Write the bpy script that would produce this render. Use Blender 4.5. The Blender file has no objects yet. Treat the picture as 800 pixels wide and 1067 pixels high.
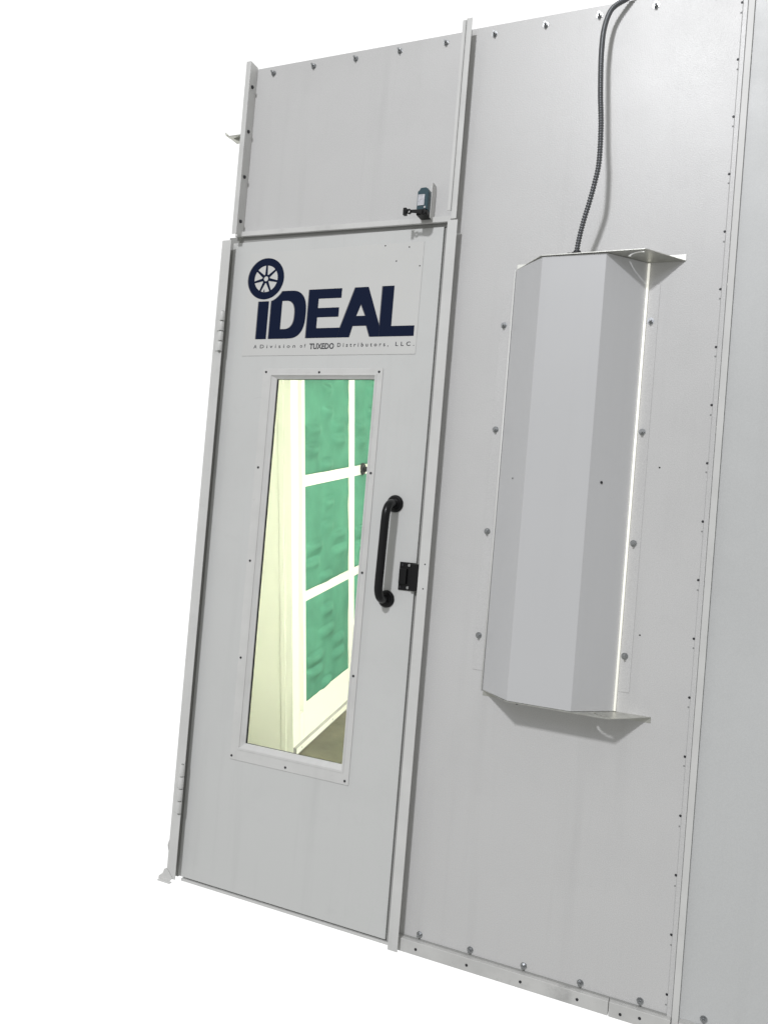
import bpy, bmesh, math, random
from mathutils import Vector, Matrix, noise
random.seed(7)
S = bpy.context.scene
COL = S.collection
PI = math.pi

# ------------------------------------------------------------------ materials
MATS = {}
def mat(name, color, rough=0.5, metal=0.0, bump=0.0, bscale=200.0, bdist=0.0006, var=0.0, vscale=3.0,
        rvar=0.0, wave=0.0, spec=0.5, emit=None, estr=0.0, coat=0.0, smudge=0.0, speck=0.0, streak=0.0):
    m = bpy.data.materials.new(name); m.use_nodes = True
    nt = m.node_tree; N = nt.nodes; L = nt.links
    b = N['Principled BSDF']
    b.inputs['Base Color'].default_value = (*color, 1)
    b.inputs['Roughness'].default_value = rough
    b.inputs['Metallic'].default_value = metal
    b.inputs['Specular IOR Level'].default_value = spec
    b.inputs['Coat Weight'].default_value = coat
    tc = N.new('ShaderNodeTexCoord')
    def tex(scale, detail=3.0, rough_=0.55):
        t = N.new('ShaderNodeTexNoise'); t.inputs['Scale'].default_value = scale
        t.inputs['Detail'].default_value = detail; t.inputs['Roughness'].default_value = rough_
        L.new(tc.outputs['Object'], t.inputs['Vector']); return t
    col = None
    def mul(fac_socket, lo, hi, f0=0.3, f1=0.7):
        nonlocal col
        r = N.new('ShaderNodeMapRange'); r.inputs['From Min'].default_value = f0; r.inputs['From Max'].default_value = f1
        r.inputs['To Min'].default_value = lo; r.inputs['To Max'].default_value = hi
        L.new(fac_socket, r.inputs['Value'])
        mx = N.new('ShaderNodeMix'); mx.data_type = 'RGBA'; mx.blend_type = 'MULTIPLY'; mx.inputs['Factor'].default_value = 1
        if col is None: mx.inputs['A'].default_value = (*color, 1)
        else: L.new(col, mx.inputs['A'])
        L.new(r.outputs['Result'], mx.inputs['B'])
        col = mx.outputs['Result']
    if var: mul(tex(vscale, 4).outputs['Fac'], 1 - var, 1 + var)
    if smudge:
        mul(tex(9, 6, .7).outputs['Fac'], 1.0, 1 - smudge, .58, .78)
        mul(tex(38, 4, .7).outputs['Fac'], 1.0, 1 - smudge * .8, .64, .78)
    if streak:
        mp = N.new('ShaderNodeMapping'); mp.inputs['Scale'].default_value = (16, 16, .7); L.new(tc.outputs['Object'], mp.inputs['Vector'])
        t = N.new('ShaderNodeTexNoise'); t.inputs['Scale'].default_value = 1.0; t.inputs['Detail'].default_value = 5; t.inputs['Roughness'].default_value = .65
        L.new(mp.outputs['Vector'], t.inputs['Vector']); mul(t.outputs['Fac'], 1.0, 1 - streak, .52, .74)
        t2 = N.new('ShaderNodeTexNoise'); t2.inputs['Scale'].default_value = 1.7; t2.inputs['Detail'].default_value = 6; t2.inputs['Roughness'].default_value = .7
        L.new(tc.outputs['Object'], t2.inputs['Vector']); mul(t2.outputs['Fac'], 1.0, 1 - streak, .50, .72)
        # a few fine scratches: thin iso-lines of stretched noise
        mp2 = N.new('ShaderNodeMapping'); mp2.inputs['Scale'].default_value = (7, 7, 2.2); mp2.inputs['Rotation'].default_value = (0, .5, 0); L.new(tc.outputs['Object'], mp2.inputs['Vector'])
        t3 = N.new('ShaderNodeTexNoise'); t3.inputs['Scale'].default_value = 1.0; t3.inputs['Detail'].default_value = 1; L.new(mp2.outputs['Vector'], t3.inputs['Vector'])
        sb = N.new('ShaderNodeMath'); sb.operation = 'SUBTRACT'; sb.inputs[1].default_value = .56; L.new(t3.outputs['Fac'], sb.inputs[0])
        ab = N.new('ShaderNodeMath'); ab.operation = 'ABSOLUTE'; L.new(sb.outputs[0], ab.inputs[0])
        ad = N.new('ShaderNodeMath'); ad.operation = 'ADD'; L.new(ab.outputs[0], ad.inputs[0])
        sc_ = N.new('ShaderNodeMapRange'); sc_.inputs['From Min'].default_value = .42; sc_.inputs['From Max'].default_value = .62; sc_.inputs['To Min'].default_value = .012; sc_.inputs['To Max'].default_value = 0
        L.new(tex(5, 2).outputs['Fac'], sc_.inputs['Value']); L.new(sc_.outputs['Result'], ad.inputs[1])
        mul(ad.outputs[0], 1 - streak*.9, 1.0, .0006, .0030)
    if speck: mul(tex(420, 2, .5).outputs['Fac'], 1 - speck, 1 + speck, .35, .65)
    if col is not None: L.new(col, b.inputs['Base Color'])
    if rvar:
        r = N.new('ShaderNodeMapRange'); r.inputs['From Min'].default_value = .3; r.inputs['From Max'].default_value = .7
        r.inputs['To Min'].default_value = rough - rvar; r.inputs['To Max'].default_value = rough + rvar
        L.new(tex(5, 5, .6).outputs['Fac'], r.inputs['Value']); L.new(r.outputs['Result'], b.inputs['Roughness'])
    prev = None
    if wave:
        bp = N.new('ShaderNodeBump'); bp.inputs['Strength'].default_value = 1; bp.inputs['Distance'].default_value = wave
        L.new(tex(2.3, 1.5, .4).outputs['Fac'], bp.inputs['Height']); prev = bp
    if bump:
        bp = N.new('ShaderNodeBump'); bp.inputs['Strength'].default_value = bump; bp.inputs['Distance'].default_value = bdist
        L.new(tex(bscale, 2.5, .55).outputs['Fac'], bp.inputs['Height'])
        if prev: L.new(prev.outputs['Normal'], bp.inputs['Normal'])
        prev = bp
    if prev: L.new(prev.outputs['Normal'], b.inputs['Normal'])
    if emit:
        b.inputs['Emission Color'].default_value = (*emit, 1); b.inputs['Emission Strength'].default_value = estr
    MATS[name] = m; return m

M_wall = mat('white panel paint', (.625,.621,.618), .33, bump=.8, bscale=330, bdist=.0004, var=.02, vscale=2.5, rvar=.02, wave=.0002, smudge=.04, speck=.05, streak=.045)
M_wallb = mat('cool white panel paint', (.60,.608,.608), .38, bump=.4, bscale=420, bdist=.0004, var=.02, vscale=2.5, rvar=.05, wave=.0004, smudge=.03, speck=.03, streak=.04)
M_door = mat('white door paint', (.655,.66,.652), .40, bump=.3, bscale=260, bdist=.0005, var=.015, vscale=2, rvar=.05, wave=.0012, smudge=.04, streak=.05)
M_trim = mat('white trim paint', (.685,.683,.672), .40, bump=.2, bscale=260, bdist=.0004, var=.04, vscale=12, smudge=.12, streak=.04)
M_cover = mat('white powder coat', (.605,.607,.617), .36, bump=.12, bscale=420, bdist=.0003, var=.012, vscale=2, rvar=.05, wave=.0010, smudge=.02, streak=.02)
M_rail = mat('scuffed white rail paint', (.60,.597,.585), .45, bump=.3, bscale=120, bdist=.0005, var=.08, vscale=14, smudge=.38)
M_mark = mat('faint pit mark', (.30,.30,.30), .7)
M_hem = mat('bright bare edge', (.86,.86,.84), .3)
M_galv = mat('galvanised sheet', (.56,.56,.52), .38, metal=.75, bump=.1, bscale=60, bdist=.0004, var=.12, vscale=40)
M_bolt = mat('zinc bolt', (.42,.43,.44), .30, metal=.9, var=.15, vscale=90)
M_silver = mat('bright screw', (.55,.55,.56), .3, metal=1)
M_dark = mat('dark screw head', (.035,.035,.04), .5, metal=.3)
M_hole = mat('drilled hole', (.02,.02,.02), .8)
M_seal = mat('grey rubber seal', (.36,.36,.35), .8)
M_black = mat('black powder coat', (.006,.006,.007), .32, spec=.35, bump=.1, bscale=300, bdist=.0003)
M_teal = mat('teal housing', (.012,.055,.075), .38)
M_lab = mat('printed label', (.55,.56,.60), .4, var=.25, vscale=160)
M_sign = mat('sign sheet', (.662,.662,.650), .42, var=.015, vscale=6, smudge=.03)
M_navy = mat('navy print', (.004,.010,.036), .6, spec=.12)
M_greyp = mat('grey print', (.16,.16,.17), .5)
M_text = mat('charcoal print', (.05,.05,.06), .5)
M_cream = mat('cream booth paint', (.80,.82,.73), .45, bump=.1, bscale=200, bdist=.0003, var=.01)
M_creamb = mat('cream shadow seam', (.5,.5,.40), .5)
M_filter = mat('green filter media', (.072,.225,.155), .8, bump=.5, bscale=140, bdist=.0012, var=.16, vscale=6, spec=.25)
M_conc = mat('brushed concrete', (.115,.107,.075), .5, bump=.3, bscale=60, bdist=.002, var=.25, vscale=8, smudge=.25)
M_cond = mat('conduit steel', (.16,.165,.175), .38, metal=.8)
M_lamp = mat('lamp lens', (.9,.9,.85), .4, emit=(1,.99,.90), estr=12.0)
M_fill_low = mat('added fill lens', (.9,.9,.85), .4, emit=(1,.99,.90), estr=25)  # stronger glow for the added low fill lamp
M_leak = mat('painted light leak', (.9,.9,.85), .4, emit=(1,.98,.88), estr=.55)  # glow that paints a light leak, not a lamp
def glass():
    m = bpy.data.materials.new('window glass'); m.use_nodes = True
    nt = m.node_tree; N = nt.nodes; L = nt.links; N.remove(N['Principled BSDF'])
    t = N.new('ShaderNodeBsdfTransparent'); t.inputs['Color'].default_value = (.985,.99,.985,1)
    g = N.new('ShaderNodeBsdfGlossy'); g.inputs['Roughness'].default_value = .02
    f = N.new('ShaderNodeFresnel'); f.inputs['IOR'].default_value = 1.3
    mx = N.new('ShaderNodeMixShader')
    L.new(f.outputs[0], mx.inputs[0]); L.new(t.outputs[0], mx.inputs[1]); L.new(g.outputs[0], mx.inputs[2])
    L.new(mx.outputs[0], N['Material Output'].inputs['Surface']); return m
M_glass = glass()

# ------------------------------------------------------------------ mesh helpers
def box(bm, x0, x1, y0, y1, z0, z1):
    v = [bm.verts.new((x, y, z)) for x in (x0, x1) for y in (y0, y1) for z in (z0, z1)]
    for f in ((0,1,3,2),(4,6,7,5),(0,4,5,1),(2,3,7,6),(0,2,6,4),(1,5,7,3)):
        bm.faces.new([v[i] for i in f])
def prism(bm, pts, axis, a0, a1):
    """polygon pts (2-D) extruded along axis from a0 to a1. axis 'y': pts=(x,z); axis 'z': pts=(x,y); axis 'x': pts=(y,z)"""
    def P(p, a): return {'y': (p[0], a, p[1]), 'z': (p[0], p[1], a), 'x': (a, p[0], p[1])}[axis]
    A = [bm.verts.new(P(p, a0)) for p in pts]; B = [bm.verts.new(P(p, a1)) for p in pts]
    n = len(pts); bm.faces.new(A); bm.faces.new(B[::-1])
    for i in range(n): bm.faces.new((A[i], B[i], B[(i+1) % n], A[(i+1) % n]))
def ring(bm, outer, inner, axis, a0, a1):
    """polygon with one hole; outer and inner have the same number of points, matched"""
    def P(p, a): return {'y': (p[0], a, p[1]), 'z': (p[0], p[1], a), 'x': (a, p[0], p[1])}[axis]
    n = len(outer)
    V = [[bm.verts.new(P(p, a)) for p in poly] for poly in (outer, inner) for a in (a0, a1)]
    oa, ob, ia, ib = V
    for i in range(n):
        j = (i+1) % n
        bm.faces.new((oa[i], oa[j], ia[j], ia[i])); bm.faces.new((ob[i], ib[i], ib[j], ob[j]))
        bm.faces.new((oa[i], ob[i], ob[j], oa[j])); bm.faces.new((ia[i], ia[j], ib[j], ib[i]))
def holed(bm, x0, x1, z0, z1, hx0, hx1, hz0, hz1, y0, y1):
    ring(bm, [(x0,z0),(x1,z0),(x1,z1),(x0,z1)], [(hx0,hz0),(hx1,hz0),(hx1,hz1),(hx0,hz1)], 'y', y0, y1)
def tube(bm, pts, rad, seg=14, cap=True):
    pts = [Vector(p) for p in pts]; n = len(pts)
    rads = rad if isinstance(rad, (list, tuple)) else [rad]*n
    rings = []; u = None
    for i, p in enumerate(pts):
        t = (pts[min(i+1, n-1)] - pts[max(i-1, 0)]).normalized()
        if u is None:
            u = t.orthogonal().normalized()
        u = (u - t * u.dot(t)).normalized(); w = t.cross(u)
        rings.append([bm.verts.new(p + rads[i]*(math.cos(a)*u + math.sin(a)*w)) for a in [2*PI*k/seg for k in range(seg)]])
    for a, b in zip(rings, rings[1:]):
        for k in range(seg):
            f = bm.faces.new((a[k], a[(k+1)%seg], b[(k+1)%seg], b[k])); f.smooth = True
    if cap: bm.faces.new(rings[0][::-1]); bm.faces.new(rings[-1])
def cyl(bm, c, axis, r0, r1, h, seg=20):
    """frustum from c along axis ('-y', 'x', ...)"""
    d = {'x': Vector((1,0,0)), '-x': Vector((-1,0,0)), 'y': Vector((0,1,0)), '-y': Vector((0,-1,0)), 'z': Vector((0,0,1)), '-z': Vector((0,0,-1))}[axis]
    u = d.orthogonal().normalized(); w = d.cross(u); c = Vector(c)
    A = [bm.verts.new(c + r0*(math.cos(2*PI*k/seg)*u + math.sin(2*PI*k/seg)*w)) for k in range(seg)]
    B = [bm.verts.new(c + d*h + r1*(math.cos(2*PI*k/seg)*u + math.sin(2*PI*k/seg)*w)) for k in range(seg)]
    bm.faces.new(A[::-1]); bm.faces.new(B)
    for k in range(seg):
        f = bm.faces.new((A[k], A[(k+1)%seg], B[(k+1)%seg], B[k])); f.smooth = seg > 8
def spline(pts, per=10):
    pts = [Vector(p) for p in pts]; P = [2*pts[0]-pts[1]] + pts + [2*pts[-1]-pts[-2]]; out = []
    for i in range(1, len(P)-2):
        for k in range(per):
            t = k/per; a, b, c, d = P[i-1:i+3]
            out.append(.5*((2*b) + (c-a)*t + (2*a-5*b+4*c-d)*t*t + (3*b-a-3*c+d)*t**3))
    out.append(pts[-1]); return out

def thing(name, label, cat, loc=(0,0,0), group=None, rot=None):
    o = bpy.data.objects.new(name, None); COL.objects.link(o)
    o.empty_display_size = .05
    o.location = loc
    if rot is not None: o.rotation_euler = rot.to_euler()
    o['label'] = label; o['category'] = cat
    if group: o['group'] = group
    return o
def world_loc(o):
    p = Vector((0,0,0))
    while o is not None: p += Vector(o.location); o = o.parent
    return p
def part(name, bm, m, parent=None, bevel=0.0, local=False, label=None, smooth_angle=None):
    """link a bmesh (world coordinates unless local) as ONE mesh object under parent"""
    bmesh.ops.recalc_face_normals(bm, faces=bm.faces)
    me = bpy.data.meshes.new(name); 
    if parent is not None and not local:
        bmesh.ops.translate(bm, verts=bm.verts, vec=-world_loc(parent))
    bm.to_mesh(me); bm.free(); me.materials.append(m)
    o = bpy.data.objects.new(name, me); COL.objects.link(o)
    if parent is not None: o.parent = parent
    if bevel:
        b = o.modifiers.new('bevel', 'BEVEL'); b.width = bevel; b.segments = 2; b.limit_method = 'ANGLE'; b.angle_limit = math.radians(40)
        b.harden_normals = False
    if label: o['label'] = label
    return o
def tag(o, label, cat, group=None):
    o['label'] = label; o['category'] = cat
    if group: o['group'] = group
def dup(src, parent, pos, local=False):
    """copy of a small part (bolt, screw) at a world position"""
    o = src.copy(); COL.objects.link(o); o.parent = parent
    o.location = Vector(pos) if local else Vector(pos) - world_loc(parent)
    return o
def stock(name, bm, m):
    bmesh.ops.recalc_face_normals(bm, faces=bm.faces)
    me = bpy.data.meshes.new(name); bm.to_mesh(me); bm.free(); me.materials.append(m)
    return me
def put(name, me, parent, pos, rz=None, spin=0.0):
    o = bpy.data.objects.new(name, me); COL.objects.link(o); o.parent = parent
    o.location = Vector(pos) - world_loc(parent)
    o.rotation_euler = (0, spin, 0) if rz is None else rz
    return o
NB = bmesh.new

# fasteners (mesh data shared)
bm = NB(); cyl(bm, (0,0,0), '-y', .0086, .0084, .0014, 20); cyl(bm, (0,-.0014,0), '-y', .0064, .0060, .0056, 6); cyl(bm, (0,-.0070,0), '-y', .0033, .0030, .0085, 12)
ME_bolt = stock('bolt', bm, M_bolt)
bm = NB(); cyl(bm, (0,0,0), '-y', .0072, .0072, .0012, 18); cyl(bm, (0,-.0012,0), '-y', .0064, .0040, .0042, 14)
ME_screw = stock('screw', bm, M_bolt)
bm = NB(); cyl(bm, (0,0,0), '-y', .0031, .0024, .0018, 14)
ME_rivet = stock('rivet', bm, M_dark)
bm = NB(); cyl(bm, (0,0,0), '-y', .0021, .0019, .0007, 10)
ME_pit = stock('drill_hole', bm, M_hole)
bm = NB(); cyl(bm, (0,0,0), '-y', .0022, .0020, .0006, 10)
ME_mark = stock('drill_hole', bm, M_mark)
bm = NB(); cyl(bm, (0,0,0), '-y', .0038, .0030, .0018, 12)
ME_fscrew = stock('screw', bm, M_dark)
bm = NB(); cyl(bm, (0,0,0), '-y', .0052, .0036, .0030, 14)
ME_bright = stock('screw', bm, M_silver)

# ------------------------------------------------------------------ wall panels
WT = 2.556
# panel over the door
up = thing('wall_panel', 'small white wall panel above the door with five bolts along its top edge', 'wall panel', (.385,0,2.0), 'white bolted wall panels')
bm = NB(); box(bm, .0335, .7395, 0, .04, 2.020, WT); part('sheet', bm, M_wall, up, .0012)
bm = NB(); box(bm, .0325, .0348, -.040, -.0003, 2.0145, WT+.004); box(bm, .018, .0325, -.040, -.0376, 2.0145, WT+.004); part('flange', bm, M_trim, up, .0006)
bm = NB(); box(bm, .7372, .7394, -.040, -.0003, 2.028, WT+.007); box(bm, .7292, .7372, -.040, -.038, 2.028, WT+.007); part('flange', bm, M_trim, up, .0006)
for k in range(5): put('bolt', ME_bolt, up, (.095+.1435*k, 0, 2.533), spin=random.random()*2)
for z in (2.485, 2.343, 2.199, 2.058):
    b_ = put('bolt', ME_fscrew, up, (.0350, -.024, z), rz=(0, 0, PI/2)); b_.scale = (1.5, 2.2, 1.5)
# loose end of sheet sticking out at the left edge
bm = NB(); box(bm, -.0360, .0175, -.030, .020, 2.3330, 2.3355); prism(bm, [(-.0362,2.3330),(-.0362,2.3355),(-.0420,2.3390),(-.0470,2.3480),(-.0492,2.3470),(-.0440,2.3370)], 'y', -.030, -.012); prism(bm, [(-.0260,2.3328),(.0175,2.3328),(.0175,2.312)], 'y', -.0135, -.0110)
part('bracket', bm, M_galv, up, .0005)
# tall panel right of the door
mid = thing('wall_panel', 'tall white wall panel right of the door carrying the long lamp housing and a row of rivets', 'wall panel', (1.1,0,0), 'white bolted wall panels')
bm = NB(); box(bm, .7405, 1.446, 0, .04, .0, WT+.003); part('sheet', bm, M_wall, mid, .0012)
bm = NB(); box(bm, .7408, .743, -.040, -.0003, 2.004, WT+.010); box(bm, .743, .757, -.040, -.038, 2.004, WT+.010); part('flange', bm, M_trim, mid, .0006)
bm = NB(); box(bm, 1.446, 1.4572, -.0035, .04, 0, WT+.004); part('edge_fold', bm, M_wall, mid, .001)
for k in range(5): put('bolt', ME_bolt, mid, (.812+.1425*k, 0, 2.533), spin=random.random()*2)
for k in range(5): put('bolt', ME_bolt, mid, (.808+.1440*k, 0, .0425), spin=random.random()*2)
for k in range(18):
    z = .0765 + .1427*k
    put('rivet', ME_rivet, mid, (1.4432, 0, z))
    put('drill_hole', ME_mark, mid, (1.4432 + random.uniform(-.0008,.0008), 0, z - .022 - random.uniform(0,.004)))
# a few stray pits and scratches
for x, z in ((1.334,1.345),(1.318,.925)):
    put('drill_hole', ME_pit, mid, (x, 0, z))
# far right panel
rp = thing('wall_panel', 'plain white wall panel at the right edge, cropped by the picture border', 'wall panel', (1.9,0,0), 'white bolted wall panels')
bm = NB(); box(bm, 1.4735, 2.3, .004, .044, 0, WT+.003); part('sheet', bm, M_wallb, rp, .0012)
bm = NB(); box(bm, 1.4580, 1.4732, -.011, .04, 0, WT+.004); part('edge_fold', bm, M_trim, rp, .0012)
for k in range(5): put('bolt', ME_bolt, rp, (1.528+.1435*k, .004, .0425), spin=random.random()*2)
for k in range(5): put('bolt', ME_bolt, rp, (1.528+.1425*k, .004, 2.533), spin=random.random()*2)

# base rails
bl = thing('base_rail', 'white base rail under the tall panel, long length with drilled holes beside the door jamb', 'rail', (1.03,0,-.006), 'white base rails along the wall foot')
bm = NB(); box(bm, .7410, 1.3128, -.020, -.0003, -.006, .029); part('rail', bm, M_rail, bl, .0012)
for k in range(4): put('screw', ME_fscrew, bl, (.807+.1437*k, -.020, .0105))
br = thing('base_rail', 'short length of white base rail at the bottom right, butted after the seam', 'rail', (1.385,0,-.006), 'white base rails along the wall foot')
bm = NB(); box(bm, 1.3142, 1.4565, -.0205, -.0003, -.0065, .029); part('rail', bm, M_rail, br, .0012)
put('screw', ME_fscrew, br, (1.387, -.0205, .012)); put('screw', ME_fscrew, br, (1.342, -.0205, .007))
bm = NB(); box(bm, .7640, 1.3128, -.0060, -.0003, .0292, .0312); part('shadow_gap', bm, M_seal, bl)  # thin dark strip paints the shadow gap along the rail top
bm = NB(); box(bm, 1.3142, 1.4455, -.0060, -.0003, .0292, .0312); part('shadow_gap', bm, M_seal, br)  # same painted shadow line on the short rail
b3 = thing('base_rail', 'white base rail under the far right panel, mostly below the picture border', 'rail', (1.88,0,-.006), 'white base rails along the wall foot')
bm = NB(); box(bm, 1.4740, 2.3, -.020, .0035, -.006, .029); part('rail', bm, M_rail, b3, .0012)

# ------------------------------------------------------------------ door frame
fr = thing('door_frame', 'white metal door frame with left and right jambs, header and threshold around the door', 'door frame', (.37,0,-.01))
bm = NB(); box(bm, .733, .762, -.040, -.0375, -.002, 2.0005); box(bm, .733, .7352, -.0375, .0, -.002, 2.0005); part('jamb', bm, M_trim, fr, .0006)
bm = NB(); box(bm, -.022, .0112, -.030, -.0275, .0, 1.999); box(bm, -.022, -.0195, -.0275, .045, .0, 1.999); part('jamb', bm, M_trim, fr, .0006)
bm = NB(); prism(bm, [(.0098,2.0165),(.7325,2.0090),(.7325,2.0255),(.0098,2.0310)], 'y', -.0100, -.0006); part('header', bm, M_trim, fr, .0010)
bm = NB(); box(bm, .0098, .7325, .004, .035, -.015, -.0075); part('threshold', bm, M_trim, fr, .0008)
bm = NB(); box(bm, -.0195, .7330, .030, .045, -.005, .030); box(bm, .700, .7400, .046, .056, .0, 2.03); box(bm, -.0195, .012, .046, .056, .0, 2.03); box(bm, -.0190, .7405, .0045, .0399, 2.0, 2.0195); box(bm, .0, .7405, .0405, .0455, 1.995, 2.05); box(bm, .7102, .7328, .0070, .040, -.004, 1.9995); box(bm, -.0190, -.0008, .0015, .040, -.004, 1.9995)
part('seal', bm, M_seal, fr)
for z in (1.048, .981): put('screw', ME_pit, fr, (.750, -.040, z))
# floor bracket at the foot of the left jamb
bm = NB(); prism(bm, [(-.0480,-.008),(-.023,-.010),(-.004,-.006),(.004,.004),(-.0215,.030),(-.0290,.026),(-.0340,.012),(-.0480,.0005)], 'y', -.034, -.0305)
box(bm, -.0440, .004, -.046, -.034, -.0090, -.0062)
part('floor_bracket', bm, M_trim, fr, .0008)
bm = NB(); prism(bm, [(-.022,.115),(-.0265,.100),(-.0225,.085),(-.0221,.085)], 'y', -.031, -.027); part('dent', bm, M_trim, fr)

# ------------------------------------------------------------------ door
dr = thing('door', 'white booth door with tall lit window, black pull handle and black latch', 'door', (.355,0,0))
GX0, GX1, GZ0, GZ1 = .166, .545, .422, 1.586
bm = NB(); holed(bm, 0, .7088, .0, 1.9995, GX0, GX1, GZ0, GZ1, 0, .042); part('leaf', bm, M_door, dr, .0015)
# window trim
wf = NB()
holed(wf, .1535, .5585, .3955, 1.5965, .1845, .5345, .4345, 1.5760, -.0028, -.0003)
wfr = part('window_frame', wf, M_trim, dr, .0007)
bd = NB()                                            # sloped glazing bead
lo_ = [(.1840,.4340),(.5346,.4340),(.5346,1.5764),(.1840,1.5764)]; li_ = [(.2012,.4492),(.5338,.4492),(.5338,1.5662),(.2012,1.5662)]
V4 = [[bd.verts.new((x, y, z)) for x, z in lp] for lp, y in ((lo_,-.0026),(li_,.0045),(li_,.0075),(lo_,.0075))]
for a_, b_ in ((0,1),(1,2),(2,3),(3,0)):
    for k in range(4): bd.faces.new((V4[a_][k], V4[a_][(k+1)%4], V4[b_][(k+1)%4], V4[b_][k]))
part('glazing_bead', bd, M_trim, wfr)
bd = NB(); holed(bd, .1790, .5400, .4275, 1.5810, .1848, .5342, .4348, 1.5757, -.0042, -.0029)
part('raised_lip', bd, M_trim, wfr, .001)
gk = NB(); holed(gk, .1980, .5342, .4460, 1.5690,   .2046, .5335, .4497, 1.5650, .0078, .0105); part('gasket', gk, M_hole, wfr)
g = NB(); box(g, .1700, .5420, .0107, .0145, .4260, 1.5820); part('glass_pane', g, M_glass, dr)
for x, z in ((.1645,1.5865),(.350,1.5855),(.5465,1.5865),(.1655,1.291),(.1655,1.0035),(.1625,.7055),(.1600,.4065),(.350,.4065),(.5465,.4065),(.546,.707),(.5465,1.004),(.5470,1.292)):
    put('screw', ME_fscrew, wfr, (x, -.0028, z))
# pull handle
HX = .6305; HZ0, HZ1 = .938, 1.209
bm = NB(); r = .034; D = .058; pts = [(HX,-.006,HZ1)]
for k in range(7):
    a = PI/2*k/6; pts.append((HX-.0015*k/6, -(D-r)-r*math.sin(a), HZ1-r+r*math.cos(a)))
for k in range(1, 12): pts.append((HX-.002-.0035*k/12, -D, HZ1-r-(HZ1-HZ0-2*r)*k/12))
for k in range(7):
    a = PI/2*k/6; pts.append((HX-.004-.0010*(1-k/6), -(D-r)-r*math.cos(a), HZ0+r-r*math.sin(a)))
pts.append((HX-.003, -.006, HZ0))
tube(bm, pts, .0120, 18)
hd = part('pull_handle', bm, M_black, dr)
for z, x in ((HZ1, HX), (HZ0, HX-.003)):
    bm = NB(); cyl(bm, (x,0,z), '-y', .0248, .0248, .004, 32); cyl(bm, (x,-.004,z), '-y', .0248, .0205, .0045, 32); cyl(bm, (x,-.0085,z), '-y', .0150, .0132, .004, 24)
    part('rosette', bm, M_black, hd, .0005)
# latch
bm = NB(); box(bm, .6610, .7095, -.0035, -.0003, .9680, 1.0470); box(bm, .6640, .6860, -.0120, -.0036, .9860, 1.0290); box(bm, .7000, .7235, -.0140, -.0036, .9700, 1.0450)
lt = part('latch', bm, M_black, dr, .0012)
for x, z, me in ((.6700,1.0390,ME_fscrew),(.6905,1.0390,ME_bright),(.6675,.9760,ME_fscrew),(.6905,.9765,ME_bright)):
    put('screw', me, lt, (x, -.0036, z))
# hinges
for z0, z1 in ((1.646,1.773),(.204,.356)):
    bm = NB(); n = 4; h = (z1-z0)/n
    for k in range(n):
        a = z0+k*h+.0019; b = z0+(k+1)*h-.0019
        cyl(bm, (.0050,-.0320,a), 'z', .0080, .0080, b-a, 18)
        if k % 2 == 0: box(bm, -.0120, .0045, -.0325, -.0305, a, b)
        else: box(bm, .0045, .0125, -.0335, -.0305, a, b)
    hg = part('hinge', bm, M_trim, dr, .0006)
    bm = NB(); cyl(bm, (.0050,-.0320,z0-.002), 'z', .0040, .0040, (z1-z0)+.003, 12); part('pin', bm, M_seal, hg)

# ------------------------------------------------------------------ logo sign
sg = thing('logo_sign', 'off white sign sheet on the upper door with navy IDEAL lettering and wheel emblem', 'sign', (.362,-.0003,1.637))
bm = NB(); box(bm, .0695, .6535, -.0014, -.0003, 1.6375, 1.9610); part('sign_sheet', bm, M_sign, sg, .0006)
for x, z in ((.532,1.9560),(.608,1.9475),(.571,1.909),(.645,1.891)):
    put('pin', ME_pit, sg, (x, -.0014, z))

Y1, Y2, Y3, Y4 = -.0014, -.0017, -.0020, -.0023
WC = (.134, 1.8785); RO, RH = .0645, .0418
def poly(bm, pts, y0, y1): prism(bm, pts, 'y', y0, y1)
def arc(c, r, a0, a1, n): return [(c[0]+r*math.cos(math.radians(a0+(a1-a0)*k/n)), c[1]+r*math.sin(math.radians(a0+(a1-a0)*k/n))) for k in range(n+1)]
T, B = 1.8372, 1.6895
def Dhalf(x0, x1, z0, z1, n=20, p=2.6):     # right side bulge of the D (superellipse), from the top round to the bottom
    out = []
    for k in range(n+1):
        a = PI/2 - PI*k/n; c, s_ = math.cos(a), math.sin(a)
        out.append((x0+(x1-x0)*abs(c)**(2/p), (z0+z1)/2 + (z1-z0)/2*math.copysign(abs(s_)**(2/p), s_)))
    return out
cut = [q for q in arc(WC, .0765, -66, -34, 8)]
LET = {
 'i': ([(.1148,1.8075),(.1520,1.8075),(.1520,B),(.1148,B)], None),
 'D': ([(.1610,B),(.1610,cut[0][1])] + cut + [(cut[-1][0]+.004, T)] + Dhalf(.2280,.2862,B,T), 'D'),
 'E': ([(.2925,T),(.4030,T),(.4030,1.8085),(.3265,1.8085),(.3265,1.7800),(.3980,1.7800),(.3980,1.7520),(.3265,1.7520),(.3265,1.7190),(.4065,1.7190),(.3978,B),(.2925,B)], None),
 'A': ([(.4470,T),(.4900,T),(.5345,1.7220),(.5345,B),(.5060,B),(.4930,1.7225),(.4480,1.7225),(.4390,B),(.3982,B),(.4069,1.7190)], 'A'),
 'L': ([(.5352,T),(.5720,T),(.5720,1.7195),(.6440,1.7195),(.6440,B),(.5349,B),(.5349,1.7220)], None)}
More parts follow.
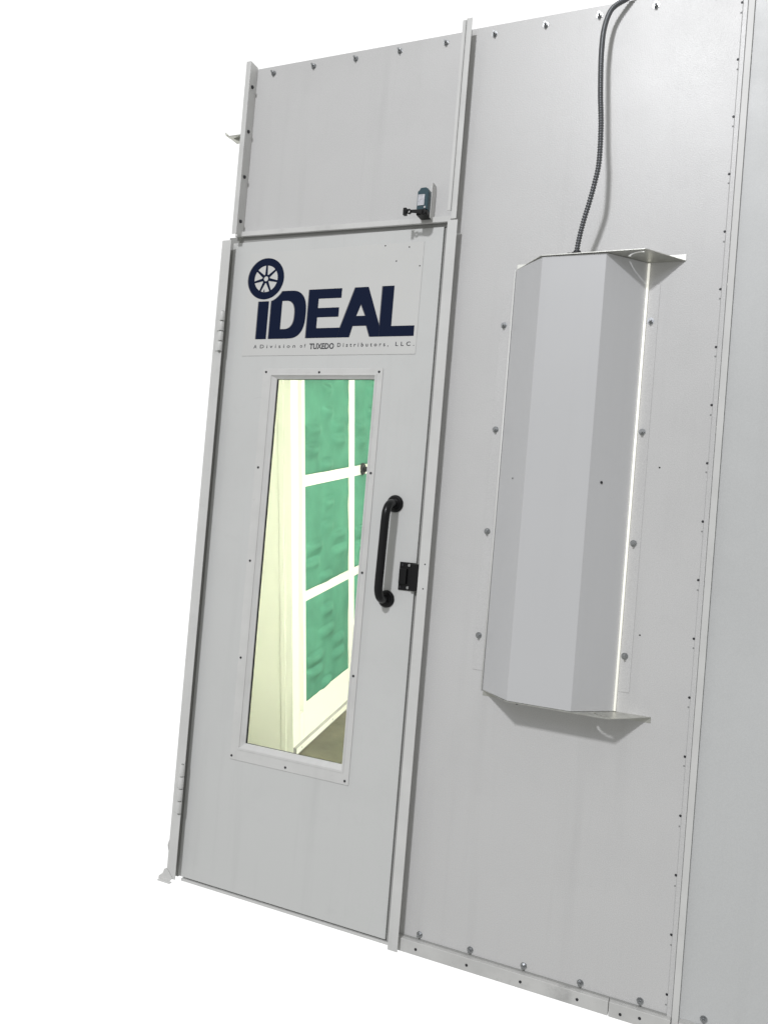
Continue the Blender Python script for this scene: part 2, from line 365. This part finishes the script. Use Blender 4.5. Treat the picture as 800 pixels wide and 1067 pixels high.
def letter(ch, dx, dz, y0, y1):
    bm = NB(); pts = [(x+dx, z+dz) for x, z in LET[ch][0]]
    if LET[ch][1] is None: poly(bm, pts, y0, y1)
    elif ch == 'D':
        # split in strips round the counter: left stem, then the bowl as a matched ring
        st = [(.1610,B),(.1610,cut[0][1])] + [q for q in cut if q[0] < .1975] + [(.1975,[q for q in cut if q[0] < .1975][-1][1] if cut[-1][0] >= .1975 else T),(.1975,B)]
        stem = [(.1610,B),(.1610,cut[0][1])] + cut + [(cut[-1][0]+.002,T),(.2000,T),(.2000,B)]
        stem = [q for i, q in enumerate(stem)]
        poly(bm, [(x+dx, z+dz) for x, z in stem], y0, y1)
        o = Dhalf(.2280,.2862,B,T,24); i_ = Dhalf(.2130,.2475,1.7190,1.8065,24)
        o = [(.2000,T)] + o + [(.2000,B)]; i_ = [(.2000,1.8065)] + i_ + [(.2000,1.7190)]
        for k in range(len(o)-1):
            poly(bm, [(x+dx, z+dz) for x, z in (o[k], o[k+1], i_[k+1], i_[k])], y0, y1)
    elif ch == 'A':
        Q = lambda *p: poly(bm, [(x+dx, z+dz) for x, z in p], y0, y1)
        Q((.4470,T),(.4900,T),(.4700,1.7870))                                                   # apex
        Q((.4470,T),(.4700,1.7870),(.4570,1.7520),(.4480,1.7225),(.4390,B),(.3982,B),(.4069,1.7190))   # left leg
        Q((.4900,T),(.5345,1.7220),(.5345,B),(.5060,B),(.4930,1.7225),(.4870,1.7520),(.4700,1.7870))   # right leg
        Q((.4570,1.7520),(.4870,1.7520),(.4930,1.7225),(.4480,1.7225))                          # bar
    bmesh.ops.remove_doubles(bm, verts=bm.verts, dist=1e-6)
    return bm
for ch in LET:
    lo = part('letter', letter(ch, 0, 0, Y2-.0003, Y2), M_navy, sg)
    part('letter_edge', letter(ch, -.0028, .0004, Y1-.0002, Y1), M_greyp, lo)
# wheel over the i
def circ(c, r, n): return [(c[0]+r*math.cos(2*PI*k/n), c[1]+r*math.sin(2*PI*k/n)) for k in range(n)]
bm = NB(); ring(bm, circ(WC, RO, 64), circ(WC, RH, 64), 'y', Y2-.0003, Y2)
whl = part('wheel_emblem', bm, M_navy, sg)
bm = NB(); ring(bm, circ(WC, .0135, 28), circ(WC, .0078, 28), 'y', Y2-.0003, Y2)
for k in range(7):
    a = math.radians(90 + 360/7*k); c, s_ = math.cos(a), math.sin(a); w0, w1 = .0044, .0031
    prism(bm, [(WC[0]+c*.0128-s_*w0, WC[1]+s_*.0128+c*w0), (WC[0]+c*(RH+.0003)-s_*w1, WC[1]+s_*(RH+.0003)+c*w1), (WC[0]+c*(RH+.0003)+s_*w1, WC[1]+s_*(RH+.0003)-c*w1), (WC[0]+c*.0128+s_*w0, WC[1]+s_*.0128-c*w0)], 'y', Y2-.00035, Y2-.00005)
poly(bm, [(.1275,1.8385),(.1325,1.8375),(.1310,1.8470)], Y2-.0003, Y2)
part('spokes', bm, M_navy, whl)
bm = NB(); ring(bm, circ((WC[0]-.0026, WC[1]+.0004), RO, 64), circ((WC[0]-.0026, WC[1]+.0004), RO-.01, 64), 'y', Y1-.0002, Y1)
part('wheel_edge', bm, M_greyp, whl)
# small lettering
def text(name, body, x0, x1, zbase, h, m, parent, bold=0.0, space=1.0):
    cu = bpy.data.curves.new(name, 'FONT'); cu.body = body; cu.size = 1; cu.space_character = space; cu.offset = bold
    cu.fill_mode = 'BOTH'; cu.resolution_u = 3
    to = bpy.data.objects.new('tmp', cu); COL.objects.link(to)
    dg = bpy.context.evaluated_depsgraph_get(); me = bpy.data.meshes.new_from_object(to.evaluated_get(dg))
    bpy.data.objects.remove(to); bpy.data.curves.remove(cu)
    xs = [v.co.x for v in me.vertices]; ys = [v.co.y for v in me.vertices]
    capx = .729                                                    # cap height of the built-in font at size 1
    sx = (x1-x0)/(max(xs)-min(xs)); sz = h/capx
    bm = NB(); bm.from_mesh(me); bpy.data.meshes.remove(me); mn = min(xs)
    for v in bm.verts:
        x, y = v.co.x, v.co.y
        v.co = (x0+(x-mn)*sx, Y2, zbase + y*sz)
    ext = bmesh.ops.extrude_face_region(bm, geom=bm.faces[:])
    bmesh.ops.translate(bm, verts=[e for e in ext['geom'] if isinstance(e, bmesh.types.BMVert)], vec=(0,-.0002,0))
    return part(name, bm, m, parent)
for body, xa, xb in (('A',.1105,.1215),('Division',.1335,.2590),('of',.2760,.2950)): text('lettering', body, xa, xb, 1.6610, .0118, M_text, sg, .004, 1.75)
text('lettering', 'TUXEDO', .3085, .3915, 1.6565, .0172, M_text, sg, .025, 1.0)
for body, xa, xb in (('Distributors,',.4025,.5680),('LLC.',.5900,.6480)): text('lettering', body, xa, xb, 1.6615, .0122, M_text, sg, .012, 1.75)

# ------------------------------------------------------------------ limit switch on the header
ls = thing('limit_switch', 'small dark teal limit switch with a roller arm mounted above the door header', 'switch', (.66,-.03,2.016))
bm = NB(); prism(bm, [(.6405,2.032),(.6735,2.032),(.6735,2.083),(.6710,2.091),(.6645,2.0955),(.6490,2.0955),(.6445,2.088),(.6405,2.086)], 'y', -.050, -.012)
part('body', bm, M_teal, ls, .0022)
bm = NB(); box(bm, .6432, .6630, -.0512, -.0502, 2.0445, 2.0755); part('label_plate', bm, M_lab, ls)
for i, (zz, w) in enumerate(((2.0700,.016),(2.0635,.012),(2.0570,.016),(2.0500,.010))):
    pass
bm = NB(); cyl(bm, (.6655,-.0500,2.0385), '-y', .0036, .0030, .002, 12); part('screw', bm, M_silver, ls)
bm = NB(); prism(bm, [(.6415,2.0175),(.6715,2.0175),(.6740,2.0205),(.6740,2.0312),(.6415,2.0312)], 'y', -.051, -.0125); cyl(bm, (.6640,-.051,2.0235), '-y', .0095, .0085, .006, 20)
hd2 = part('head', bm, M_black, ls, .0018)
bm = NB(); prism(bm, [(.6640,2.0285),(.6260,2.0300),(.6260,2.0220),(.6640,2.0165)], 'y', -.0625, -.0590); part('arm', bm, M_black, hd2, .0008)
bm = NB(); ring(bm, circ((.6245,2.0250), .0070, 20), circ((.6245,2.0250), .0040, 20), 'y', -.0650, -.0580); box(bm, .6080, .6170, -.0675, -.0555, 2.0150, 2.0350); box(bm, .6168, .6185, -.0640, -.0590, 2.0220, 2.0280)
part('roller', bm, M_black, hd2, .0006)
bm = NB(); box(bm, .6610, .6735, -.0095, -.0003, 2.0165, 2.1170); box(bm, .6735, .6760, -.0300, -.0003, 2.0165, 2.1170)
part('bracket', bm, M_trim, ls, .0006)

# ------------------------------------------------------------------ lamp housing
lh = thing('lamp_housing', 'long faceted white metal lamp housing screwed upright to the tall wall panel', 'lamp housing', (1.1,0,.72))
LZ0, LZ1 = .7285, 1.8625
prof = [(.9285,-.003),(1.0200,-.0950),(1.1800,-.0950),(1.2690,-.005)]
inn = [(.9330,-.003),(1.0210,-.0930),(1.1790,-.0930),(1.2645,-.005)]
bm = NB(); prism(bm, prof + inn[::-1], 'z', LZ0, LZ1); cover = part('cover', bm, M_cover, lh, .0010)
# side flanges lying on the wall
bm = NB(); box(bm, .8955, .9275, -.0016, -.0003, .7790, 1.8070); part('mounting_flange', bm, M_wall, lh, .0004)
bm = NB(); box(bm, 1.2760, 1.3030, -.0016, -.0003, .7790, 1.8070); part('mounting_flange', bm, M_wall, lh, .0004)
bm = NB(); tube(bm, [(1.2722,-.0062,LZ0+.002),(1.2722,-.0062,LZ1-.003)], .0030, 12); part('light_leak', bm, M_leak, lh)  # glowing strip stands in for light leaking past the cover edge
bm = NB(); tube(bm, [(.9262,-.0035,LZ0),(.9262,-.0035,LZ1)], .0020, 10); part('rolled_edge', bm, M_hem, lh)
for z in (1.714, 1.4325, 1.1515, .8685): put('screw', ME_bolt, lh, (1.286, -.0016, z), spin=random.random())
for z in (1.7130, 1.4285, 1.1520, .8710): put('screw', ME_bolt, lh, (.9060, -.0016, z), spin=random.random())
# end plates: trapezoids standing out from the wall, with a curved slot near the right corner
def endplate(z0, z1):
    """flat sheet with a real slot, built as bands either side of the slot"""
    bm = NB()
    w = .0032
    ins = arc((1.267,-.0455), .0395-w, 196, 271, 12); outs = arc((1.267,-.0455), .0395+w, 196, 271, 12)
    slot = outs + ins[::-1]
    outer = [(.9300,-.0004),(1.0180,-.0990),(1.2720,-.1030),(1.3585,-.0004)]
    # fan: build with triangulated fill of outer loop and slot loop
    vs = [[bm.verts.new((x, y, z)) for x, y in lp] for z in (z0,) for lp in (outer, slot)]
    es = []
    for lp in vs:
        for k in range(len(lp)): es.append(bm.edges.new((lp[k], lp[(k+1) % len(lp)])))
    bmesh.ops.triangle_fill(bm, edges=es, use_beauty=True, use_dissolve=False)
    ext = bmesh.ops.extrude_face_region(bm, geom=bm.faces[:])
    bmesh.ops.translate(bm, verts=[e for e in ext['geom'] if isinstance(e, bmesh.types.BMVert)], vec=(0,0,z1-z0))
    return bm
bm = endplate(LZ1+.0004, LZ1+.0022); box(bm, 1.2950, 1.3585, -.0020, -.0004, LZ1+.0023, LZ1+.0170); box(bm, .9300, .9700, -.0020, -.0004, LZ1+.0023, LZ1+.0150); part('end_plate', bm, M_galv, lh)
bm = endplate(LZ0-.0022, LZ0-.0004); box(bm, .9300, 1.3590, -.0010, -.0003, LZ0-.0150, LZ0-.0024); part('end_plate', bm, M_galv, lh)
put('screw', ME_fscrew, cover, (1.2065, -.0690, 1.295), rz=(0,0,math.radians(45)))
put('screw', ME_pit, cover, (.9780, -.0540, 1.295), rz=(0,0,math.radians(-45)))
for x in (1.036, 1.165):
    bm = NB(); cyl(bm, (x,-.088,LZ1+.0023), 'z', .0042, .0030, .003, 12); part('screw', bm, M_dark, lh)
bm = NB(); cyl(bm, (1.045,-.0900,LZ0-.0024), '-z', .0042, .0030, .003, 12); part('screw', bm, M_dark, lh)

# ------------------------------------------------------------------ conduit
cd = thing('conduit', 'dark flexible metal conduit hanging from the top edge down into the lamp housing', 'conduit', (1.1045,-.085,LZ1+.0023))
ctrl = [(1.1045,-.085,1.862),(1.1043,-0.0860,1.8775),(1.1091,-0.0880,1.9130),(1.1178,-0.0940,1.9515),(1.1289,-0.1010,1.9914),(1.1397,-0.1090,2.0353),(1.1475,-0.1160,2.0843),(1.1462,-0.1210,2.1708),(1.1389,-0.1210,2.2510),(1.1325,-0.1130,2.3346),(1.1288,-0.0990,2.3862),(1.1263,-0.0800,2.4353),(1.1282,-0.0610,2.4784),(1.1335,-0.0470,2.5087),(1.1425,-0.0360,2.5278),(1.1609,-0.0220,2.5472),(1.200,.004,2.578),(1.245,.05,2.588)]
dense = spline(ctrl, 14)
# resample evenly and corrugate
Ls = [0]; 
for a, b in zip(dense, dense[1:]): Ls.append(Ls[-1]+(b-a).length)
def at(s):
    for i in range(len(Ls)-1):
        if s <= Ls[i+1]:
            t = (s-Ls[i])/max(1e-9, Ls[i+1]-Ls[i]); return dense[i].lerp(dense[i+1], t)
    return dense[-1]
pitch = .0064; n = int(Ls[-1]/pitch)*4; P_ = []; R_ = []
for k in range(n):
    P_.append(at(Ls[-1]*k/(n-1))); R_.append((.0070,.0062,.0046,.0062)[k % 4])
bm = NB(); tube(bm, P_, R_, 14); part('hose', bm, M_cond, cd)
bm = NB(); cyl(bm, (1.1045,-.0850,LZ1+.0024), 'z', .0165, .0150, .0040, 20); cyl(bm, (1.1045,-.0850,LZ1+.0064), 'z', .0098, .0088, .0060, 20); box(bm, 1.0810, 1.0890, -.088, -.082, LZ1+.0024, LZ1+.0085)
part('connector', bm, M_dark, cd, .0006)

# ------------------------------------------------------------------ inside of the booth
fl = NB()
sl = .17167                                       # the floor inside rises away from the door
def slabq(bm, a, b, c, d, t=.03):
    A = [bm.verts.new(p) for p in (a, b, c, d)]; B_ = [bm.verts.new((p[0], p[1], p[2]-t)) for p in (a, b, c, d)]
    bm.faces.new(A); bm.faces.new(B_[::-1])
    for k in range(4): bm.faces.new((A[k], B_[k], B_[(k+1)%4], A[(k+1)%4]))
slabq(fl, (-.010,.062,0), (2.2,.062,0), (2.2,.93,0), (-.635,.93,0)); slabq(fl, (-.635,.9302,0), (2.2,.9302,0), (2.2,4.39,.5940), (-3.10,4.39,.5940))
f = part('floor', fl, M_conc); f['kind'] = 'structure'; f['label'] = 'grey concrete floor inside the booth'
Dv = Vector((-.0727,.9830,.1687)).normalized(); Nv = Vector((.9973,.0704,.0194)); Nv = (Nv - Dv*Nv.dot(Dv)).normalized(); Vv = Nv.cross(Dv)
RM = Matrix((Nv, Dv, Vv)).transposed()
K = 1.1003
fc = thing('filter_cabinet', 'cream filter cabinet with green filter pads seen through the door window', 'cabinet', (-.28586,1.2,.0483), rot=RM)
H = 2.28; LEN = 3.0
bm = NB()
box(bm, -.27, -.034, .02, LEN, 0, H)                                                  # body
box(bm, -.034, -.012, .004, .070, .0, H); prism(bm, [(-.034,.0712),(-.0030,.0712),(-.0190,.1140),(-.034,.1140)], 'z', .17, H); box(bm, -.034, -.001, .0712, .1140, 0, .1698)   # corner post profile
box(bm, -.034, 0, .0, .0038, .0, H); box(bm, -.034, 0, .0702, .0710, .17, H)
box(bm, -.0118, -.0005, .004, .0680, .0, H)
box(bm, -.034, 0, .1142, .143, .0, H)
posts = [.675 + (.532+.0715)*k for k in range(4)]
zs = [(.0, .2075), (.701, .747), (1.242, 1.295), (1.790, 1.836), (2.150, H)]
cells = []
x0 = .1432
for ps in posts:
    for (za, zb), (zc, zd) in zip(zs, zs[1:]): cells.append((x0, ps, zb, zc))
    for za, zb in zs: box(bm, -.034, -.0012, x0, ps-.0002, za, zb)
    box(bm, -.034, 0, ps, ps+.0715, 0, H); x0 = ps+.0717
for za, zb in zs[2:3]: box(bm, -.0008, .0022, .1432, LEN, (za+zb)/2-.002, (za+zb)/2+.002)
part('frame', bm, M_cream, fc, .0012, local=True)
bm = NB(); box(bm, -.27, -.0617, -.0022, .0195, 0, H); box(bm, -.0605, -.0345, -.0045, .0195, 0, H)
part('end_panel', bm, M_cream, fc, .0010, local=True)
bm = NB(); box(bm, .0004, .016, .006, LEN, .0060, .0320); part('base_channel', bm, M_cream, fc, .0012, local=True)
bm = NB(); box(bm, .0002, .0150, .003, LEN, .0320, .0360); box(bm, .0003, .0152, .0028, .0058, .0, .036); box(bm, .0003, .0125, .003, LEN, -.002, .0058); part('channel_gasket', bm, M_seal, fc, local=True)
for s_ in (.06,.42,.80):
    bm = NB(); cyl(bm, (.0161, s_, .019), 'x', .006, .005, .002, 12); part('screw', bm, M_silver, fc, local=True)
bm = NB(); cyl(bm, (.0, .862, 1.272), 'x', .0330, .0300, .010, 24); cyl(bm, (.010, .862, 1.272), 'x', .014, .012, .035, 18); cyl(bm, (.045, .862, 1.272), 'x', .021, .019, .010, 18)
part('knob', bm, M_dark, fc, .001, local=True)
# quilted filter pads
def pad(ci, s0, s1, z0, z1):
    bm = NB(); n = 60; ds, dz = s1-s0, z1-z0; rnd = random.Random(ci*13+5)
    tucks = [(.15,.30),(.15,.46),(.72,.34),(.72,.50),(.45,.86),(.42,.12),(.45,.64)]
    tucks = [(a+rnd.uniform(-.03,.03), b+rnd.uniform(-.02,.02), rnd.choice((-1,1)), rnd.uniform(.09,.17)) for a, b in tucks]
    g = []
    for i in range(n+1):
        row = []
        for j in range(n+1):
            a, b = i/n, j/n
            e = min(a, 1-a, b, 1-b); base = .012*(1-math.exp(-e/.07))
            d = base - .0050 + .006*noise.noise((a*3.1+ci*7, b*3.1, ci*2.3)) + .0025*noise.noise((a*9+ci*7, b*9, ci*5.1))
            for (ta, tb, sg_, w) in tucks:
                fa = math.exp(-((a-ta)/w)**4)
                u = (b-tb)/.016
                d += -.010*fa*math.exp(-u*u) * (1.2 if sg_ > 0 else .9)
                u2 = (b-tb+.060)/.055
                d += +.019*fa*math.exp(-u2*u2)
            row.append(bm.verts.new((d, s0+a*ds, z0+b*dz)))
        g.append(row)
    for i in range(n):
        for j in range(n):
            f_ = bm.faces.new((g[i][j], g[i+1][j], g[i+1][j+1], g[i][j+1])); f_.smooth = True
    # give it a back so it has thickness
    bd = [e for e in bm.edges if e.is_boundary]
    ext = bmesh.ops.extrude_edge_only(bm, edges=bd)
    vv = [e for e in ext['geom'] if isinstance(e, bmesh.types.BMVert)]
    for v in vv: v.co.x = -.0338
    return bm
for ci, (s0, s1, z0, z1) in enumerate(cells):
    part('filter_pad', pad(ci, s0+.0005, s1-.0005, z0+.0005, z1-.0005), M_filter, fc, local=True)

# booth shell behind the panels (closed room that the lamps light)
sh = thing('booth_shell', 'cream inner walls and ceiling of the booth behind the door', 'booth', (0,2,0))
def wallseg(bm, a, b, z0, z1, t=.02):
    d = (Vector((b[0],b[1],0))-Vector((a[0],a[1],0))).normalized(); n_ = Vector((-d.y, d.x, 0))*t
    prism(bm, [(a[0],a[1]),(b[0],b[1]),(b[0]+n_.x,b[1]+n_.y),(a[0]+n_.x,a[1]+n_.y)], 'z', z0, z1)
bm = NB(); wallseg(bm, (-.015,.060), (-3.13,4.40), -.0, 2.50, -.015); part('side_wall', bm, M_cream, sh)
bm = NB(); box(bm, 2.201, 2.23, .0455, 4.42, 0, 2.50); part('side_wall', bm, M_cream, sh)
bm = NB(); box(bm, -3.12, 2.2, 4.421, 4.45, 0, 2.50); part('back_wall', bm, M_cream, sh)
bm = NB(); prism(bm, [(-.010,.046),(2.23,.046),(2.23,4.45),(-3.15,4.45)], 'z', 2.501, 2.52); part('ceiling', bm, M_cream, sh)
# one lamp behind the housing; the other two are unseen and added as fill
def booth_lamp(name, label, x0, x1, y0, y1, z0, z1, lens, baffles=(), ml=None):
    t = thing(name, label, 'lamp', ((x0+x1)/2,(y0+y1)/2,z0), 'lamps inside the booth')
    b_ = NB(); box(b_, x0, x1, y0, y1, z0, z1); [box(b_, *q) for q in baffles]; part('lamp_body', b_, M_cream, t, .002)  # unseen side baffles added to keep lamp light off the window reveal
    b_ = NB(); box(b_, *lens); part('lamp_lens', b_, ml or M_lamp, t)
booth_lamp('booth_lamp', 'upright booth lamp on the inner face of the tall wall panel', .94, 1.26, .0465, .070, .75, 1.84, (.96,1.24,.0702,.076,.77,1.82), [(.940,.955,.0702,.095,.75,1.84)])
booth_lamp('booth_lamp', 'added unseen upright fill lamp inside, on the far right panel', 1.56, 2.16, .0465, .070, .02, 1.84, (1.58,2.14,.0702,.076,.04,1.82), [(1.560,1.575,.0702,.095,.02,1.84)], M_fill_low)  # unseen lamp added to brighten the lower end panel
booth_lamp('booth_lamp', 'added unseen ceiling lamp inside the booth in front of the green filters', .45, 1.75, 1.5, 2.1, 2.44, 2.498, (.47,1.73,1.52,2.08,2.434,2.4398))  # added to light the concrete and the pad tops from above

# ------------------------------------------------------------------ light
def area(name, loc, target, size, power, color):
    l = bpy.data.lights.new(name, 'AREA'); l.shape = 'DISK'; l.size = size; l.energy = power; l.color = color
    o = bpy.data.objects.new(name, l); COL.objects.link(o); o.location = loc
    o.rotation_euler = (Vector(target)-Vector(loc)).to_track_quat('-Z', 'Y').to_euler(); return o
tgt = Vector((.9, 0, 1.4))
area('hall_lamp', tgt + Vector((-.05,-1,.72))*18.0, tgt, 1.40, 2130, (.978,.982,1.0))
area('hall_lamp', (.50,-8.0,5.50), (1.2,0,1.9), 2.1, 42, (.84,.86,1.0))
w = bpy.data.worlds.new('World'); S.world = w; w.use_nodes = True
nt = w.node_tree; N = nt.nodes; L = nt.links; bg = N['Background']
tc = N.new('ShaderNodeTexCoord'); sx = N.new('ShaderNodeSeparateXYZ'); L.new(tc.outputs['Generated'], sx.inputs[0])
rp_ = N.new('ShaderNodeValToRGB'); cr = rp_.color_ramp
# by direction: y = -1 is the hall behind the viewer, y > 0 the white background behind the booth
mr = N.new('ShaderNodeMapRange'); mr.inputs['From Min'].default_value = -1; mr.inputs['From Max'].default_value = 1
L.new(sx.outputs['Y'], mr.inputs['Value']); L.new(mr.outputs['Result'], rp_.inputs['Fac'])
cr.elements[0].position = .0; cr.elements[0].color = (0,0,0,1)
cr.elements[1].position = .515; cr.elements[1].color = (1,1,1,1)
e = cr.elements.new(.49); e.color = (0,0,0,1)
hx = N.new('ShaderNodeMapRange'); hx.inputs['From Min'].default_value = -1; hx.inputs['From Max'].default_value = 1; hx.inputs['To Min'].default_value = 1.18; hx.inputs['To Max'].default_value = .82
L.new(sx.outputs['X'], hx.inputs['Value'])
mm = N.new('ShaderNodeMix'); mm.data_type = 'RGBA'; mm.blend_type = 'MULTIPLY'; mm.inputs['Factor'].default_value = 1
hall = N.new('ShaderNodeRGB'); hall.outputs[0].default_value = (.345,.348,.336,1)
L.new(hall.outputs[0], mm.inputs['A']); L.new(hx.outputs['Result'], mm.inputs['B'])
m2 = N.new('ShaderNodeMix'); m2.data_type = 'RGBA'; m2.inputs['B'].default_value = (1,1,1,1)
L.new(mm.outputs['Result'], m2.inputs['A']); L.new(rp_.outputs['Color'], m2.inputs['Factor'])
L.new(m2.outputs['Result'], bg.inputs['Color']); bg.inputs['Strength'].default_value = 1.02

# ------------------------------------------------------------------ camera (solved from the door rectangle and the panel edges)
yaw, pit, rol = math.radians(-23.75537886), math.radians(1.128831), math.radians(-4.79027288)
fw = Vector((math.sin(yaw)*math.cos(pit), math.cos(yaw)*math.cos(pit), math.sin(pit)))
rt = Vector((math.cos(yaw), -math.sin(yaw), 0)); dn = fw.cross(rt)
r2 = rt*math.cos(rol) + dn*math.sin(rol); d2 = -rt*math.sin(rol) + dn*math.cos(rol)
cam = bpy.data.cameras.new('camera'); co = bpy.data.objects.new('camera', cam); COL.objects.link(co)
m3 = Matrix((r2, -d2, -fw)).transposed()
co.matrix_world = Matrix.Translation((1.5182829, -2.09190822, 1.13820505)) @ m3.to_4x4()
cam.sensor_fit = 'HORIZONTAL'; cam.sensor_width = 36; cam.lens = 36*834.036/800
cam.clip_start = .05; cam.clip_end = 200
S.camera = co
S.view_settings.view_transform = 'Standard'; S.view_settings.look = 'None'
S.view_settings.exposure = 0.16; S.view_settings.gamma = 1
S.cycles.max_bounces = 8; S.cycles.diffuse_bounces = 4; S.cycles.transparent_max_bounces = 12
